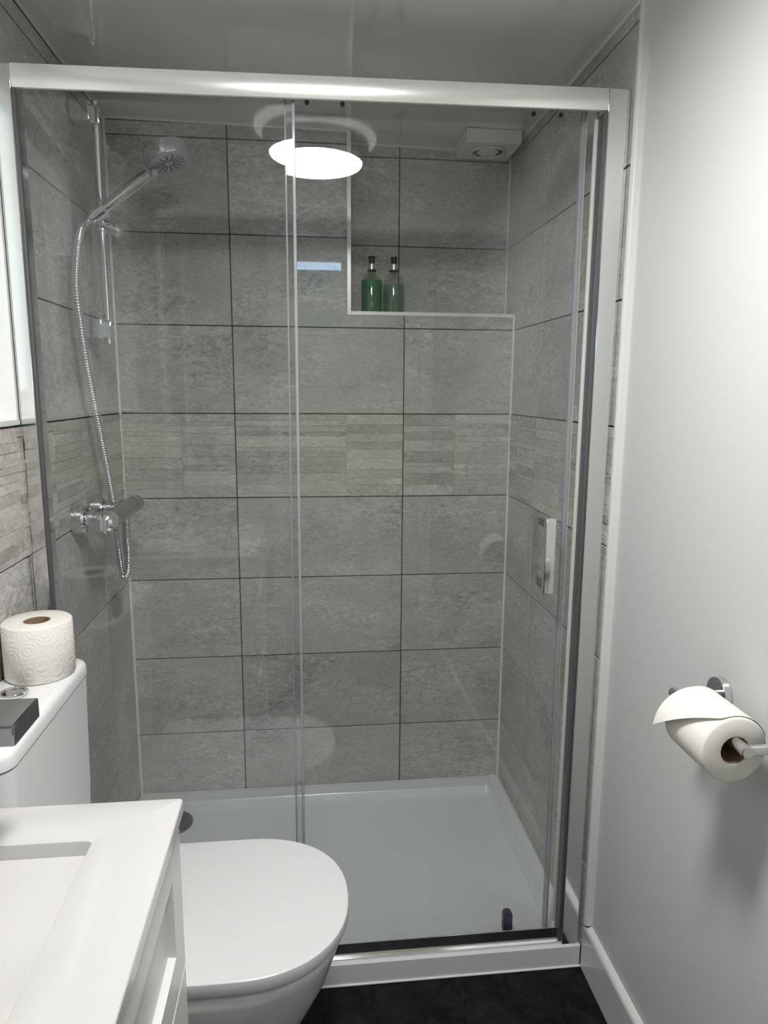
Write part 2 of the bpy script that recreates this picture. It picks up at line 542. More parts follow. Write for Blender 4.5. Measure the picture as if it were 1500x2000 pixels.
for z0, z1 in ((NZ, rows[7]), (rows[7], rows[8]), (rows[8], rows[9])):
    for x0, x1 in ((NX + 0.004, 0.8215), (0.8215, W)):
        tile_y(wall_back, x0, x1, z0, z1, NY)
# niche lining: ledge and cheek
bm = N(); box(bm, (NX + 0.002, D + 0.002, NZ - 0.008), (W, NY, NZ)); centred('niche_ledge', bm, TILE, wall_back)
bm = N(); box(bm, (NX - 0.005, D + 0.002, NZ), (NX + 0.004, NY, 2.046)); centred('niche_cheek', bm, TILE, wall_back)

# ---- left wall: tiled, with a window opening outside the shower
WY0, WY1, WZ0, WZ1 = -0.82, 0.0720, 1.2645, 2.006
bm = N()
XL = -0.0065
box(bm, (-0.16, WY1, 0.0), (XL, 0.97, 2.10))
box(bm, (-0.16, YREAR, 0.0), (XL, WY1, WZ0))
box(bm, (-0.16, YREAR, WZ1), (XL, WY1, 2.10))
box(bm, (-0.16, YREAR, WZ0), (XL, WY0, WZ1))
wall_left = struct('wall_left', bm, GROUT, 'grey slate-tiled left wall with a white window recess')
LY = [(0.558, D), (0.058, 0.558), (-0.442, 0.058), (-0.942, -0.442), (-1.19, -0.942)]
for r in range(len(rows) - 1):
    z0, z1 = rows[r], rows[r + 1]
    for i, (y0, y1) in enumerate(LY):
        if i >= 2 and WZ0 - 0.01 <= z0 < WZ1 - 0.02:
            if y0 < WY0:
                tile_x(wall_left, y0, min(y1, WY0 - 0.012), z0, z1, 0.0, 1)
            continue
        zz0 = 0.001 if (r == 0 and i >= 2) else z0
        if i == 1 and WZ0 - 0.01 <= z0 < WZ1 - 0.02: y0 = WY1 + 0.001 - GR / 2
        tile_x(wall_left, y0, y1, zz0, z1, 0.0, 1, decor=(r == 4), splits=((y0 + y1) / 2 - 0.06, (y0 + y1) / 2 + 0.13))

# ---- window in the left wall: white reveal boards, frame, frosted pane
bm = N()
box(bm, (-0.135, WY1 - 0.010, WZ0), (0.004, WY1, WZ1), 0.001)            # far cheek
box(bm, (-0.135, WY0, WZ0), (0.004, WY0 + 0.010, WZ1), 0.001)
box(bm, (-0.135, WY0 + 0.010, WZ1 - 0.010), (0.004, WY1 - 0.010, WZ1), 0.001)
window_1 = struct('window_1', bm, GLOSSW, 'white framed frosted window in the left wall')
bm = N(); box(bm, (-0.134, WY0 + 0.0002, WZ0 - 0.0008), (0.006, WY1 - 0.0002, WZ0 + 0.010), 0.002); obj('window_sill', bm, GLOSSW, window_1)
bm = N()
fy0, fy1, fz0, fz1 = WY0 + 0.010, WY1 - 0.010, WZ0 + 0.010, WZ1 - 0.010
for lo, hi in (((fy0, fz0), (fy0 + .055, fz1)), ((fy1 - .055, fz0), (fy1, fz1)), ((fy0 + .055, fz0), (fy1 - .055, fz0 + .055)), ((fy0 + .055, fz1 - .055), (fy1 - .055, fz1)), ((-0.41, fz0 + .055), (-0.35, fz1 - .055))):
    box(bm, (-0.135, lo[0], lo[1]), (-0.085, hi[0], hi[1]), 0.003)
obj('window_frame', bm, WHITEP, window_1)
for y0, y1 in ((fy0 + .05, -0.405), (-0.355, fy1 - .05)):
    bm = N(); box(bm, (-0.117, y0, fz0 + .05), (-0.111, y1, fz1 - .05)); obj('window_pane', bm, FROST, window_1)

# ---- right wall: tiled inside the shower, painted white outside
bm = N()
box(bm, (W + 0.0065, 0.052, -0.05), (WX + 0.10, 0.97, 2.12))
box(bm, (WX + 0.001, YREAR - 0.1, -0.05), (WX + 0.10, 0.052, 2.12))
wall_right = struct('wall_right', bm, GROUT, 'right wall, slate-tiled inside the shower and painted white outside')
bm = N(); box(bm, (WX, YREAR, 0.0), (WX + 0.004, 0.0525, 2.06)); obj('painted_plaster', bm, PAINT, wall_right, False, label='white satin-painted plaster')
for r in range(len(rows) - 1):
    z0, z1 = rows[r], rows[r + 1]
    yb = D if z1 <= NZ + 0.1 else NY
    for i, (y0, y1) in enumerate(((0.552, yb), (0.062, 0.552))):
        tile_x(wall_right, y0, y1, z0, z1, W, -1, decor=(r == 4), splits=((y0 + y1) / 2 + 0.05, (y0 + y1) / 2 - 0.15))

# ---- rear wall behind the viewer with a glazed door, and the dark hedge outside it
bm = N()
DX0, DX1, DZ = 0.42, 1.10, 1.985
box(bm, (-0.02, YREAR - 0.10, 0), (DX0, YREAR, 2.10)); box(bm, (DX1, YREAR - 0.10, 0), (WX + .05, YREAR, 2.10)); box(bm, (DX0, YREAR - 0.10, DZ), (DX1, YREAR, 2.10))
wall_rear = struct('wall_rear', bm, pmat('dimmed_rear_paint', (0.40, 0.40, 0.385), 0.5), 'grey painted wall behind the viewer')  # wall colour darkened for the dim room, so the mirrored architrave stands out
PX0, PX1, PZ0, PZ1 = 0.490, 0.712, 1.635, 1.966
bm = N()
for lo, hi in (((DX0, 0), (PX0, DZ)), ((PX1, 0), (DX1, DZ)), ((PX0, 0), (PX1, PZ0)), ((PX0, PZ1), (PX1, DZ))):
    box(bm, (lo[0], YREAR - 0.06, lo[1]), (hi[0], YREAR - 0.018, hi[1]))
DOORM = pmat('cream_door_paint', (0.60, 0.585, 0.45), 0.4)
door_1 = struct('door_1', bm, DOORM, 'cream door with a small glazed light, behind the viewer')
bm = N(); box(bm, (PX0, YREAR - 0.043, PZ0), (PX1, YREAR - 0.037, PZ1)); obj('door_pane', bm, GLASS, door_1)
bm = N(); box(bm, (PX0 - .02, YREAR - 0.02, PZ0 - .016), (PX1 + .02, YREAR - 0.006, PZ0), 0.002); obj('glazing_bead', bm, GLOSSW, door_1)
bm = N()
for lo, hi in (((DX0 - .06, 0), (DX0, DZ + .06)), ((DX1, 0), (DX1 + .06, DZ + .06)), ((DX0, DZ), (DX1, DZ + .06))):
    box(bm, (lo[0], YREAR, lo[1]), (hi[0], YREAR + 0.018, hi[1]), 0.004)
architrave = struct('trim_1', bm, GLOSSW, 'white architrave round the rear door')
# second doorway frame on the left wall, behind the viewer
bm = N()
for lo, hi in (((-1.30, 0), (-1.22, 2.0)), ((-1.78, 0), (-1.70, 2.0)), ((-1.70, 1.93), (-1.30, 2.0))):
    box(bm, (XL, lo[0], lo[1]), (0.020, hi[0], hi[1]), 0.004)
trim_2 = struct('trim_2', bm, GLOSSW, 'white architrave on the left wall behind the viewer')
bm = N(); box(bm, (XL, -1.70, 0.004), (0.004, -1.30, 1.93)); d2 = struct('door_2', bm, pmat('grey_door', (0.33, 0.33, 0.31), 0.5), 'grey flush door in the left wall behind the viewer')
bm = N(); box(bm, (XL, -1.22, rows[9] - .001), (0.0, -1.19, 2.05)); 
box(bm, (XL, YREAR, 2.0), (0.0, -1.19, 2.06)); box(bm, (XL, YREAR, 0), (0.0, -1.78, 2.0)); struct('trim_3', bm, PAINT, 'white plaster above the left rear door')

# ---- trims
bm = N(); box(bm, (NX - 0.0075, D - 0.0035, NZ - 0.009), (NX + 0.0045, D + 0.012, 2.047), 0.001)
box(bm, (NX + 0.0045, D - 0.0035, NZ - 0.009), (W - 0.001, D + 0.012, NZ + 0.0025), 0.001)
struct('trim_4', bm, TRIMW, 'bright metal edging strip round the niche', True)
bm = N(); prism(bm, [(W - 0.0015, 0.062), (W - 0.0015, 0.055), (W + 0.002, 0.0505), (WX + 0.002, 0.0485), (WX + 0.002, 0.062)], 'z', 0.122, 2.043, 0.0006, 1)
struct('trim_5', bm, TRIMP, 'white edging strip where the right wall tiles end', True)
def bead(bm, p0, p1, s):
    tube(bm, [Vector(p0), (Vector(p0) + Vector(p1)) / 2, Vector(p1)], s, 8)
bm = N(); bead(bm, (0.001, D - 0.001, ZT), (0.001, D - 0.001, CEIL(0)), 0.0048); 
bead(bm, (W - 0.001, D - 0.001, ZT), (W - 0.001, D - 0.001, NZ - .004), 0.0046); bead(bm, (W - 0.001, NY - 0.001, NZ), (W - 0.001, NY - 0.001, 2.042), 0.0035)
struct('trim_6', bm, SILICONE, 'white silicone beads in the shower corners', True)
bm = N(); bead(bm, (0.0, D - 0.002, ZT + 0.0015), (W, D - 0.002, ZT + 0.0015), 0.003)
bead(bm, (0.002, 0.11, ZT + 0.001), (0.002, D, ZT + 0.001), 0.0025); bead(bm, (W - 0.002, 0.11, ZT + 0.001), (W - 0.002, D, ZT + 0.001), 0.0025)
bead(bm, (0.002, 0.0690, 0.0020), (W, 0.0690, 0.0020), 0.0026)
struct('trim_7', bm, SILICONE, 'white silicone bead round the shower tray', True)
bm = N(); t = 0.0045
bead(bm, (0.0, D - .001, CEIL(0) - .002), (NX, D - .001, CEIL(NX) - .002), t)
bead(bm, (NX, NY - .001, CEIL(NX) - .002), (W, NY - .001, CEIL(W) - .002), t)
bead(bm, (0.001, YREAR, CEIL(0) - .002), (0.001, D, CEIL(0) - .002), t)
bead(bm, (W - .001, 0.056, CEIL(W) - .002), (W - .001, NY, CEIL(W) - .002), t)
bead(bm, (WX - .001, YREAR, CEIL(WX) - .002), (WX - .001, 0.056, CEIL(WX) - .002), t)
struct('trim_8', bm, TRIMP, 'thin white bead between walls and ceiling', True)

# ---- skirting on the right wall
bm = N()
prism(bm, [(WX, 0.0), (W + 0.0005, 0.0), (W + 0.0005, 0.108), (W + 0.003, 0.114), (WX, 0.121)], 'y', YREAR, 0.0697, 0.0012, 2)
struct('baseboard_right', bm, GLOSSW, 'white gloss skirting board along the right wall', True)
bm = N(); prism(bm, [(0.10, 0.0), (0.36, 0.0), (0.36, 0.12), (0.10, 0.12)], 'y', YREAR, YREAR + .015, 0.001, 1)
struct('baseboard_rear', bm, GLOSSW, 'white skirting on the wall behind the viewer')
# ---- hedge and ground outside the rear door, seen mirrored in the glass
bm = N(); box(bm, (-1.5, -5.2, -0.1), (3.0, -4.6, 2.385), 0.05)
tag(obj('garden_hedge', bm, HEDGE), 'dark clipped hedge outside the glazed rear door', 'hedge')

# ================================================================== SHOWER TRAY
tray = thing('shower_tray', 'white rectangular shower tray with raised rim under the glass screen', 'shower tray', (W / 2, D / 2, 0))
def rrect(x0, x1, y0, y1, r, z, n=6):
    pts = []
    for cx, cyy, a0 in ((x1 - r, y1 - r, 0), (x0 + r, y1 - r, 90), (x0 + r, y0 + r, 180), (x1 - r, y0 + r, 270)):
        for k in range(n + 1):
            a = math.radians(a0 + 90 * k / n)
            pts.append((cx + r * math.cos(a), cyy + r * math.sin(a), z))
    return pts
bm = N()
TX0, TX1, TY0, TY1 = 0.0005, W - 0.0003, 0.070, D - 0.001
secs = [rrect(TX0, TX1, TY0, TY1, 0.003, 0.0), rrect(TX0, TX1, TY0, TY1, 0.003, ZT - 0.004), rrect(TX0 + .004, TX1 - .004, TY0 + .004, TY1 - .004, 0.004, ZT),
        rrect(0.042, W - 0.042, 0.132, D - 0.048, 0.010, ZT - 0.001), rrect(0.045, W - 0.045, 0.136, D - 0.051, 0.011, ZT - 0.0045),
        rrect(0.052, W - 0.052, 0.205, D - 0.058, 0.016, 0.036), rrect(0.060, W - 0.060, 0.222, D - 0.066, 0.020, 0.0325), rrect(0.30, W - 0.30, 0.40, D - 0.30, 0.02, 0.030)]
loft(bm, secs)
part('basin', bm, ACRYL, tray, angle=22)
bm = N(); lathe(bm, [(0, 0.014), (0.035, 0.0135), (0.054, 0.010), (0.058, 0.006), (0.058, 0.0)], (0.120, 0.678, 0.0315)); part('waste_cover', bm, DCHROME, tray, label='chrome waste cover with its dark reflection put into the colour')  # chrome waste, the dark it mirrors is put into its colour

# ================================================================== SHOWER ENCLOSURE (fixed)
enc = thing('shower_enclosure', 'bright aluminium shower screen frame with fixed left glass pane', 'shower screen', (W / 2, YF, ZT))
RT = math.radians(0.62)              # the head rail is a touch out of level
rail_M = Matrix.Translation((W / 2, 0, 1.8775)) @ Matrix.Rotation(-RT, 4, 'Y') @ Matrix.Translation((-W / 2, 0, -1.8775))
bm = N()
prof = [(0.124, 1.8765), (0.124, 1.8945), (0.083, 1.8945)]        # open C channel: thin front skin, top, short back
for k in range(9):                    # gently convex front
    a = k / 8
    prof.append((0.0800 - 0.0060 * math.sin(math.pi * (0.12 + 0.76 * a)), 1.8930 - 0.0385 * a))
prof += [(0.0815, 1.8535), (0.0815, 1.8905), (0.1215, 1.8905), (0.1215, 1.8765)]
t = N(); prism(t, prof, 'x', 0.0332, 1.1143)
bmesh.ops.transform(t, matrix=rail_M, verts=t.verts); part('head_rail', t, RAIL, enc, angle=25)
# wall profiles: polished channel with a slim inner lip
def profile_part(name, x0, x1, ztop, inner):
    bm = N(); box(bm, (x0, 0.0735, ZT), (x1, 0.130, ztop), 0.0012, 2); p = part(name, bm, ALU, enc)
    bm = N()
    if inner > 0: box(bm, (x1 - 0.0005, 0.0800, ZT), (x1 + 0.0040, 0.0925, ztop - 0.040), 0.001)
    else: box(bm, (x0 - 0.0065, 0.0800, ZT), (x0 + 0.0005, 0.1060, ztop - 0.040), 0.001)
    part('channel', bm, GREYM, p)
    return p
profile_part('wall_profile', 0.0008, 0.0330, 1.8840, 1)
pr = profile_part('wall_profile', 1.1145, 1.1520, 1.8975, -1)
bm = N(); box(bm, (1.1515, 0.0800, ZT), (1.1595, 0.1290, 1.8975), 0.0008); part('wall_channel', bm, ALU, pr)
bm = N(); box(bm, (1.1040, 0.108, ZT + .033), (1.1105, 0.118, 1.868), 0.0015); part('magnet_strip', bm, WHITEP, enc)
# sill rail
bm = N()
prism(bm, [(0.0790, ZT + 0.0005), (0.0790, ZT + 0.004), (0.0865, ZT + 0.0050), (0.0880, ZT + 0.0345), (0.0915, ZT + 0.0345), (0.0915, ZT + 0.0030), (0.1180, ZT + 0.0030), (0.1180, ZT + 0.0005)], 'x', 0.033, 1.1145, 0.0007, 1)
part('sill_rail', bm, ALU, enc, angle=20)
bm = N(); box(bm, (0.0330, 0.0935, ZT + 0.0045), (0.5195, 0.0995, 1.884)); part('glass_pane', bm, GLASS, enc, smooth=False)
bm = N(); box(bm, (0.5165, 0.0925, ZT + 0.0045), (0.5225, 0.1005, 1.876), 0.0015); part('edge_seal', bm, SEAL, enc)

# ================================================================== SLIDING DOOR
TILT = math.radians(-0.33)
door = thing('shower_door', 'clear glass sliding shower door with chrome pull handle', 'shower door', (0.795, 0.112, ZT + 0.0060))
door.rotation_euler = (TILT, 0, 0)
bm = N(); box(bm, (0.5050, 0.109, ZT + 0.0060), (1.0850, 0.115, 1.880)); part('glass_pane', bm, GLASS, door, smooth=False)
bm = N(); box(bm, (0.5020, 0.1080, ZT + 0.0060), (0.5058, 0.1160, 1.874), 0.001); part('edge_seal', bm, SEAL, door)
bm = N(); box(bm, (1.0800, 0.1060, ZT + 0.0060), (1.0890, 0.1180, 1.872), 0.0015); part('closing_seal', bm, SEAL, door)
bm = N(); box(bm, (1.0890, 0.1095, ZT + 0.0060), (1.0918, 0.1145, 1.872), 0.001); part('seal_lip', bm, WHITEP, door)
hd = N()
box(hd, (1.0245, 0.052, 0.9135), (1.0465, 0.066, 1.0745), 0.002); hb = part('handle', hd, CHROME, door, label='chrome rectangular pull handle')
for z in (0.920, 1.052):
    bm = N(); box(bm, (1.0265, 0.064, z), (1.0445, 0.1085, z + 0.016), 0.002); 
    o = part('handle_post', bm, DCHROME, hb)
bm = N(); prism(bm, [(0.986, 0.0660), (1.008, 0.0660)] + [(0.997 + 0.011 * math.cos(math.radians(a)), 0.1085 + 0.009 * math.sin(math.radians(a))) for a in range(0, 181, 20)], 'y', 0.1155, 0.132, 0.0015, 2)
part('door_guide', bm, GUIDE, door, label='small smoky plastic door guide')
for x in (0.545, 0.612, 0.985, 1.040):
    bm = N(); cyl(bm, (x, 0.1155, 1.866), (x, 0.1205, 1.866), 0.0045, 16, 0.0008); part('roller_cap', bm, GREYM, door)

# ================================================================== SHOWER RISER, HANDSET, HOSE, VALVE
ris = thing('shower_riser_rail', 'chrome shower riser rail with square wall brackets on the left wall', 'shower rail', (0.05, 0.54, 1.44))
bm = N(); cyl(bm, (0.05, 0.54, 1.440), (0.05, 0.54, 1.998), 0.0095, 28, 0.002); part('rail', bm, CHROME, ris)
for z0, z1 in ((1.4530, 1.4985), (1.9430, 1.9885)):
    bm = N(); box(bm, (0.0005, 0.500, z0), (0.0465, 0.556, z1), 0.003); box(bm, (0.040, 0.526, z0), (0.0625, 0.555, z1), 0.005); part('bracket', bm, CHROME, ris)
bm = N()
cyl(bm, (0.05, 0.54, 1.705), (0.05, 0.54, 1.750), 0.017, 28, 0.003); cyl(bm, (0.045, 0.54, 1.726), (0.096, 0.535, 1.708), 0.018, 28, 0.004)
cyl(bm, (0.05, 0.54, 1.727), (0.048, 0.512, 1.731), 0.013, 20)
sl = part('slider', bm, CHROME, ris)
HP0, HDIR = Vector((0.0400, 0.500, 1.7290)), Vector((0.1445, 0.000, 0.1090)).normalized()
bm = N(); a0 = HP0 + HDIR * 0.004
lathe(bm, [(0.0125, 0), (0.0175, 0.001), (0.0185, 0.030), (0.0150, 0.031)], a0, HDIR, 28); part('cradle', bm, CHROME, sl)
bm = N(); lathe(bm, [(0.0150, 0.0), (0.0195, 0.0005), (0.0195, 0.005), (0.0150, 0.0055)], HP0 + HDIR * 0.033, HDIR, 28); part('cradle_ring', bm, GREYP, sl)

hs = thing('shower_handset', 'round chrome hand shower head resting in the riser cradle', 'shower head', HP0)
HC = Vector((0.2175, 0.500, 1.8700)); HN = Vector((0.30, -0.12, -0.95)).normalized()
bm = N()
path = [HP0 - HDIR * 0.004 + HDIR * (0.172 * k / 20) for k in range(21)]
tube(bm, path, lambda i: 0.0125 + 0.0025 * (i / 20), 24); part('handle', bm, CHROME, hs)
bm = N(); lathe(bm, [(0, -0.024), (0.044, -0.024), (0.0500, -0.021), (0.0525, -0.014), (0.0545, 0.010), (0.0535, 0.014), (0.050, 0.014), (0.050, 0.0125), (0, 0.0125)], HC, HN, 48); part('head', bm, CHROME, hs)
bm = N(); lathe(bm, [(0, 0.0128), (0.049, 0.0128), (0.049, 0.0150), (0.045, 0.0160), (0, 0.0160)], HC, HN, 40); fp = part('spray_face', bm, GREYP, hs)
bm = N(); a, u, v = frame_from(HN)
for k in range(14):
    an = 2 * math.pi * k / 14; dr = u * math.cos(an) + v * math.sin(an)
    for s in range(5):
        c = HC + HN * 0.0158 + dr * (0.013 + s * 0.0056); lathe(bm, [(0.0020, 0), (0.0017, 0.0016), (0, 0.0017)], c, HN, 7)
sp_ = part('nozzle_field', bm, NOZ, fp); sp_['kind'] = 'stuff'
bm = N(); c = HC + HN * 0.012 - Vector((HC - HP0)).normalized() * 0.043; lathe(bm, [(0, 0.0065), (0.006, 0.006), (0.009, 0.003), (0.009, -0.006), (0, -0.006)], c, HN, 16); part('selector_tab', bm, WHITEP, hs)

hose_pts = [HP0 - HDIR * 0.002, HP0 - HDIR * 0.022 + Vector((0, -.006, -.004)), (0.0270, 0.447, 1.690), (0.032, 0.398, 1.640), (0.034, 0.362, 1.553), (0.035, 0.372, 1.475), (0.036, 0.390, 1.400), (0.038, 0.430, 1.290), (0.042, 0.468, 1.180),
            (0.046, 0.492, 1.090), (0.050, 0.505, 1.010), (0.054, 0.503, 0.940), (0.059, 0.498, 0.885), (0.068, 0.489, 0.858), (0.079, 0.483, 0.872), (0.083, 0.480, 0.920), (0.082, 0.480, 0.968)]
path, L = smooth_path(hose_pts, 700)
bm = N(); tube(bm, path, lambda i: (0.0090, 0.0098, 0.0094, 0.0070)[i % 4], 14)
hose = thing('shower_hose', 'ribbed chrome shower hose looping down the left wall', 'hose', (0.082, 0.48, 0.968))
part('ribbed_hose', bm, CHROME, hose, angle=80)
bm = N(); cyl(bm, (0.082, 0.48, 0.962), (0.082, 0.48, 0.996), 0.0105, 20, 0.0015); part('hose_nut', bm, CHROME, hose)

val = thing('shower_valve', 'chrome thermostatic bar shower valve on the left wall', 'shower valve', (0.0, 0.43, 1.032))
VZ, VX = 1.033, 0.082
for y in (0.345, 0.495):
    bm = N(); lathe(bm, [(0.033, 0.001), (0.035, 0.003), (0.035, 0.026), (0.032, 0.031), (0.018, 0.032)], (0, y, VZ + 0.002), (1, 0, 0), 40); fl = part('wall_flange', bm, CHROME, val)
    bm = N(); lathe(bm, [(0.0165, 0.030), (0.0165, 0.036), (0.0195, 0.037), (0.0195, 0.047), (0.0145, 0.048), (0.0145, 0.075)], (0, y, VZ + 0.002), (1, 0, 0), 28); part('union_nut', bm, CHROME, fl)
BR = 0.0215
bm = N(); cyl(bm, (VX, 0.330, VZ), (VX, 0.545, VZ), BR, 40, 0.002); part('bar_body', bm, DCHROME, val)
for ya, yb in ((0.326, 0.333), (0.545, 0.552)):
    bm = N(); cyl(bm, (VX, ya, VZ), (VX, yb, VZ), BR + 0.0012, 40, 0.001); part('ring', bm, CHROME, val)
bm = N(); lathe(bm, [(0, 0), (0.014, 0.0), (0.0205, 0.004), (0.0225, 0.012), (0.0222, 0.045), (0, 0.045)], (VX, 0.281, VZ), (0, 1, 0), 40); k1 = part('flow_knob', bm, CHROME, val)
bm = N(); box(bm, (VX + 0.002, 0.276, VZ - 0.021), (VX + 0.008, 0.300, VZ + 0.021), 0.003); part('knob_grip', bm, GREYP, k1)
bm = N(); lathe(bm, [(0, 0), (0.0222, 0.0), (0.0225, 0.030), (0.019, 0.040), (0, 0.041)], (VX, 0.552, VZ), (0, 1, 0), 40); k2 = part('temperature_knob', bm, DCHROME, val)
bm = N(); cyl(bm, (VX + 0.001, 0.566, VZ + 0.020), (VX + 0.001, 0.566, VZ + 0.028), 0.004, 12, 0.001); part('safety_button', bm, GREYP, k2)
bm = N(); cyl(bm, (VX, 0.480, VZ - 0.036), (VX, 0.480, VZ - 0.015), 0.0115, 20); part('hose_outlet', bm, CHROME, val)

# ================================================================== NICHE BOTTLES
def bottle(label, x, y, liq, level, mark):
    t = thing('soap_bottle', label, 'bottle', (x, y, NZ), 'pump bottles in the niche')
    R = 0.0315
    bm = N(); lathe(bm, [(0, 0.0005), (R - .003, 0.0005), (R, 0.004), (R, 0.088), (R - .002, 0.100), (R - .008, 0.111), (R - .016, 0.118), (0.0115, 0.1205), (0.0115, 0.126), (0, 0.126)], (x, y, NZ), seg=40); part('bottle', bm, BOTTLE, t)
    bm = N(); lathe(bm, [(0, 0.003), (R - .003, 0.003), (R - .0015, 0.006), (R - .0015, level), (0, level)], (x, y, NZ), seg=36); part('liquid', bm, liq, t)
    bm = N(); lathe(bm, [(0.0135, 0.1225), (0.0140, 0.1235), (0.0135, 0.127), (0.0085, 0.128), (0.0085, 0.128), (0, 0.128)], (x, y, NZ), seg=28); part('cap', bm, BLACKP, t)
    bm = N(); lathe(bm, [(0, 0.1275), (0.0085, 0.1275), (0.0085, 0.143), (0.0065, 0.145), (0, 0.145)], (x, y, NZ), seg=24); part('collar', bm, SILVER, t)
    bm = N(); lathe(bm, [(0, 0.1445), (0.0088, 0.1445), (0.0088, 0.160), (0.0105, 0.162), (0.0105, 0.1645), (0, 0.1655)], (x, y, NZ), seg=24)
    box(bm, (x - 0.0055, y, NZ + 0.1575), (x + 0.0055, y + 0.028, NZ + 0.1645), 0.002); part('pump_head', bm, BLACKP, t)
    bm = N()
    for (a, b, c, d_) in mark:
        ang0, ang1 = a / R, b / R
        pts = lambda an, z: (x + (R + .0003) * math.sin(an), y - (R + .0003) * math.cos(an), NZ + z)
        loft(bm, [[pts(ang0, c), pts(ang1, c), pts(ang1, d_), pts(ang0, d_)], [tuple(Vector((x, y, 0)) + (Vector(pts(q, w)) - Vector((x, y, 0))) * 1.0 + Vector((0, -0.0003, 0))) for q, w in ((ang0, c), (ang1, c), (ang1, d_), (ang0, d_))]])
    pm = part('printed_mark', bm, MARK, t, smooth=False); pm['kind'] = 'stuff'
    return t
bottle('pump bottle two thirds full of green soap, left one in the niche', 0.7345, 0.850, LIQ1, 0.096, [(-0.007, 0.000, 0.030, 0.032), (-0.007, -0.005, 0.018, 0.032), (-0.002, 0.0, 0.018, 0.032), (-0.007, 0.0, 0.016, 0.018)])
bottle('pump bottle of pale thin green soap, right one in the niche', 0.8005, 0.850, LIQ2, 0.085, [(-0.004, 0.014, 0.060, 0.0608), (-0.004, 0.012, 0.054, 0.0548), (-0.004, 0.014, 0.030, 0.0308), (-0.004, 0.013, 0.024, 0.0248)])

# ================================================================== EXTRACTOR FAN
fan = thing('extractor_fan', 'white square extractor fan on the ceiling above the niche', 'extractor fan', (1.062, 0.785, 2.043))
bm = N(); box(bm, (0.984, 0.722, 2.007), (1.140, 0.872, CEIL(1.14) + .0005), 0.004); part('housing', bm, WHITEP, fan)
bm = N(); lathe(bm, [(0.049, 0.002), (0.052, -0.003), (0.046, -0.006), (0.043, -0.002), (0.043, 0.002)], (1.062, 0.795, 2.007), seg=44, closed=True); part('grille_ring', bm, WHITEP, fan)
bm = N(); cyl(bm, (1.062, 0.795, 2.0064), (1.062, 0.795, 2.0069), 0.043, 40); part('vent_opening', bm, DARK, fan)
bm = N(); lathe(bm, [(0, -0.007), (0.026, -0.006), (0.031, -0.002), (0.031, -0.0005), (0, -0.0005)], (1.062, 0.795, 2.007), seg=36); part('centre_cap', bm, WHITEP, fan)

# ================================================================== CEILING LIGHT (mirrored in the glass)
lx, ly = LAMP_POS
zc = CEIL(lx)
lamp = thing('ceiling_light', 'round white flush ceiling light, mirrored in the shower glass', 'ceiling light', (lx, ly, zc))
bm = N(); lathe(bm, [(0, 0.0), (0.150, 0.0), (0.152, -0.006), (0.150, -0.030), (0.141, -0.060), (0.1335, -0.0695), (0.1315, -0.0700), (0.1315, -0.060), (0, -0.060)], (lx, ly, zc - 0.0005), seg=64); part('base', bm, pmat('pearl_white_metal', (0.85, 0.85, 0.84), 0.15, metal=0.5), lamp)
bm = N(); lathe(bm, [(0.1305, -0.0610), (0.1305, -0.0690), (0.1285, -0.0725), (0.118, -0.0740), (0.06, -0.0752), (0, -0.0755)], (lx, ly, zc), seg=64); part('diffuser', bm, DIFFUSER, lamp)
bm = N(); lathe(bm, [(0.1525, -0.002), (0.1700, -0.002), (0.1720, -0.006), (0.1700, -0.010), (0.1525, -0.010)], (lx, ly, zc - 0.001), seg=72, closed=True); part('added_halo_ring', bm, pmat('added_ring_glow', (0.8, 0.8, 0.8), 0.3, emit=((1, 0.98, 0.95), 1.6)), lamp)  # ring with its own glow, added to give the mirrored crescent of light

# ================================================================== TOILET (faces right, back to the left wall)
TYC = -0.176
toi = thing('toilet', 'white close-coupled toilet with D-shaped closed lid and cistern', 'toilet', (0.35, TYC, 0))
def dshape(xb, xs_, xt, hw, z, n=22, pw=2.25, rb=0.03):
    """D outline: straight back at xb, sides straight to xs_, rounded nose to xt"""
    pts = []
    for k in range(n + 1):
        a = -math.pi / 2 + math.pi * k / n
        c, s = math.cos(a), math.sin(a)
        pts.append((xs_ + (xt - xs_) * (abs(c) ** (2 / pw)), TYC + hw * math.copysign(abs(s) ** (2 / pw), s), z))
    for k in range(5):
        a = math.pi / 2 * k / 4
        pts.append((xb + rb - rb * math.sin(a), TYC + hw - rb + rb * math.cos(a), z))
    for k in range(5):
        a = math.pi / 2 * k / 4
        pts.append((xb + rb - rb * math.cos(a), TYC - hw + rb - rb * math.sin(a), z))
    return pts
bm = N()
loft(bm, [dshape(0.13, 0.30, 0.455, 0.115, 0.0), dshape(0.13, 0.30, 0.458, 0.116, 0.06), dshape(0.125, 0.31, 0.480, 0.125, 0.14), dshape(0.115, 0.335, 0.528, 0.145, 0.23),
          dshape(0.05, 0.375, 0.567, 0.163, 0.31), dshape(0.012, 0.400, 0.588, 0.172, 0.375), dshape(0.012, 0.410, 0.590, 0.173, 0.392), dshape(0.014, 0.408, 0.586, 0.170, 0.397)])
part('pan', bm, CERAMIC, toi, angle=60)
XS, PW = 0.410, 2.25
bm = N(); loft(bm, [dshape(0.150, XS, 0.594, 0.170, 0.399, pw=PW), dshape(0.148, XS, 0.597, 0.1735, 0.4015, pw=PW), dshape(0.148, XS, 0.597, 0.1735, 0.404, pw=PW), dshape(0.150, XS, 0.594, 0.170, 0.4055, pw=PW)]); part('seat', bm, SEAT, toi, angle=60)
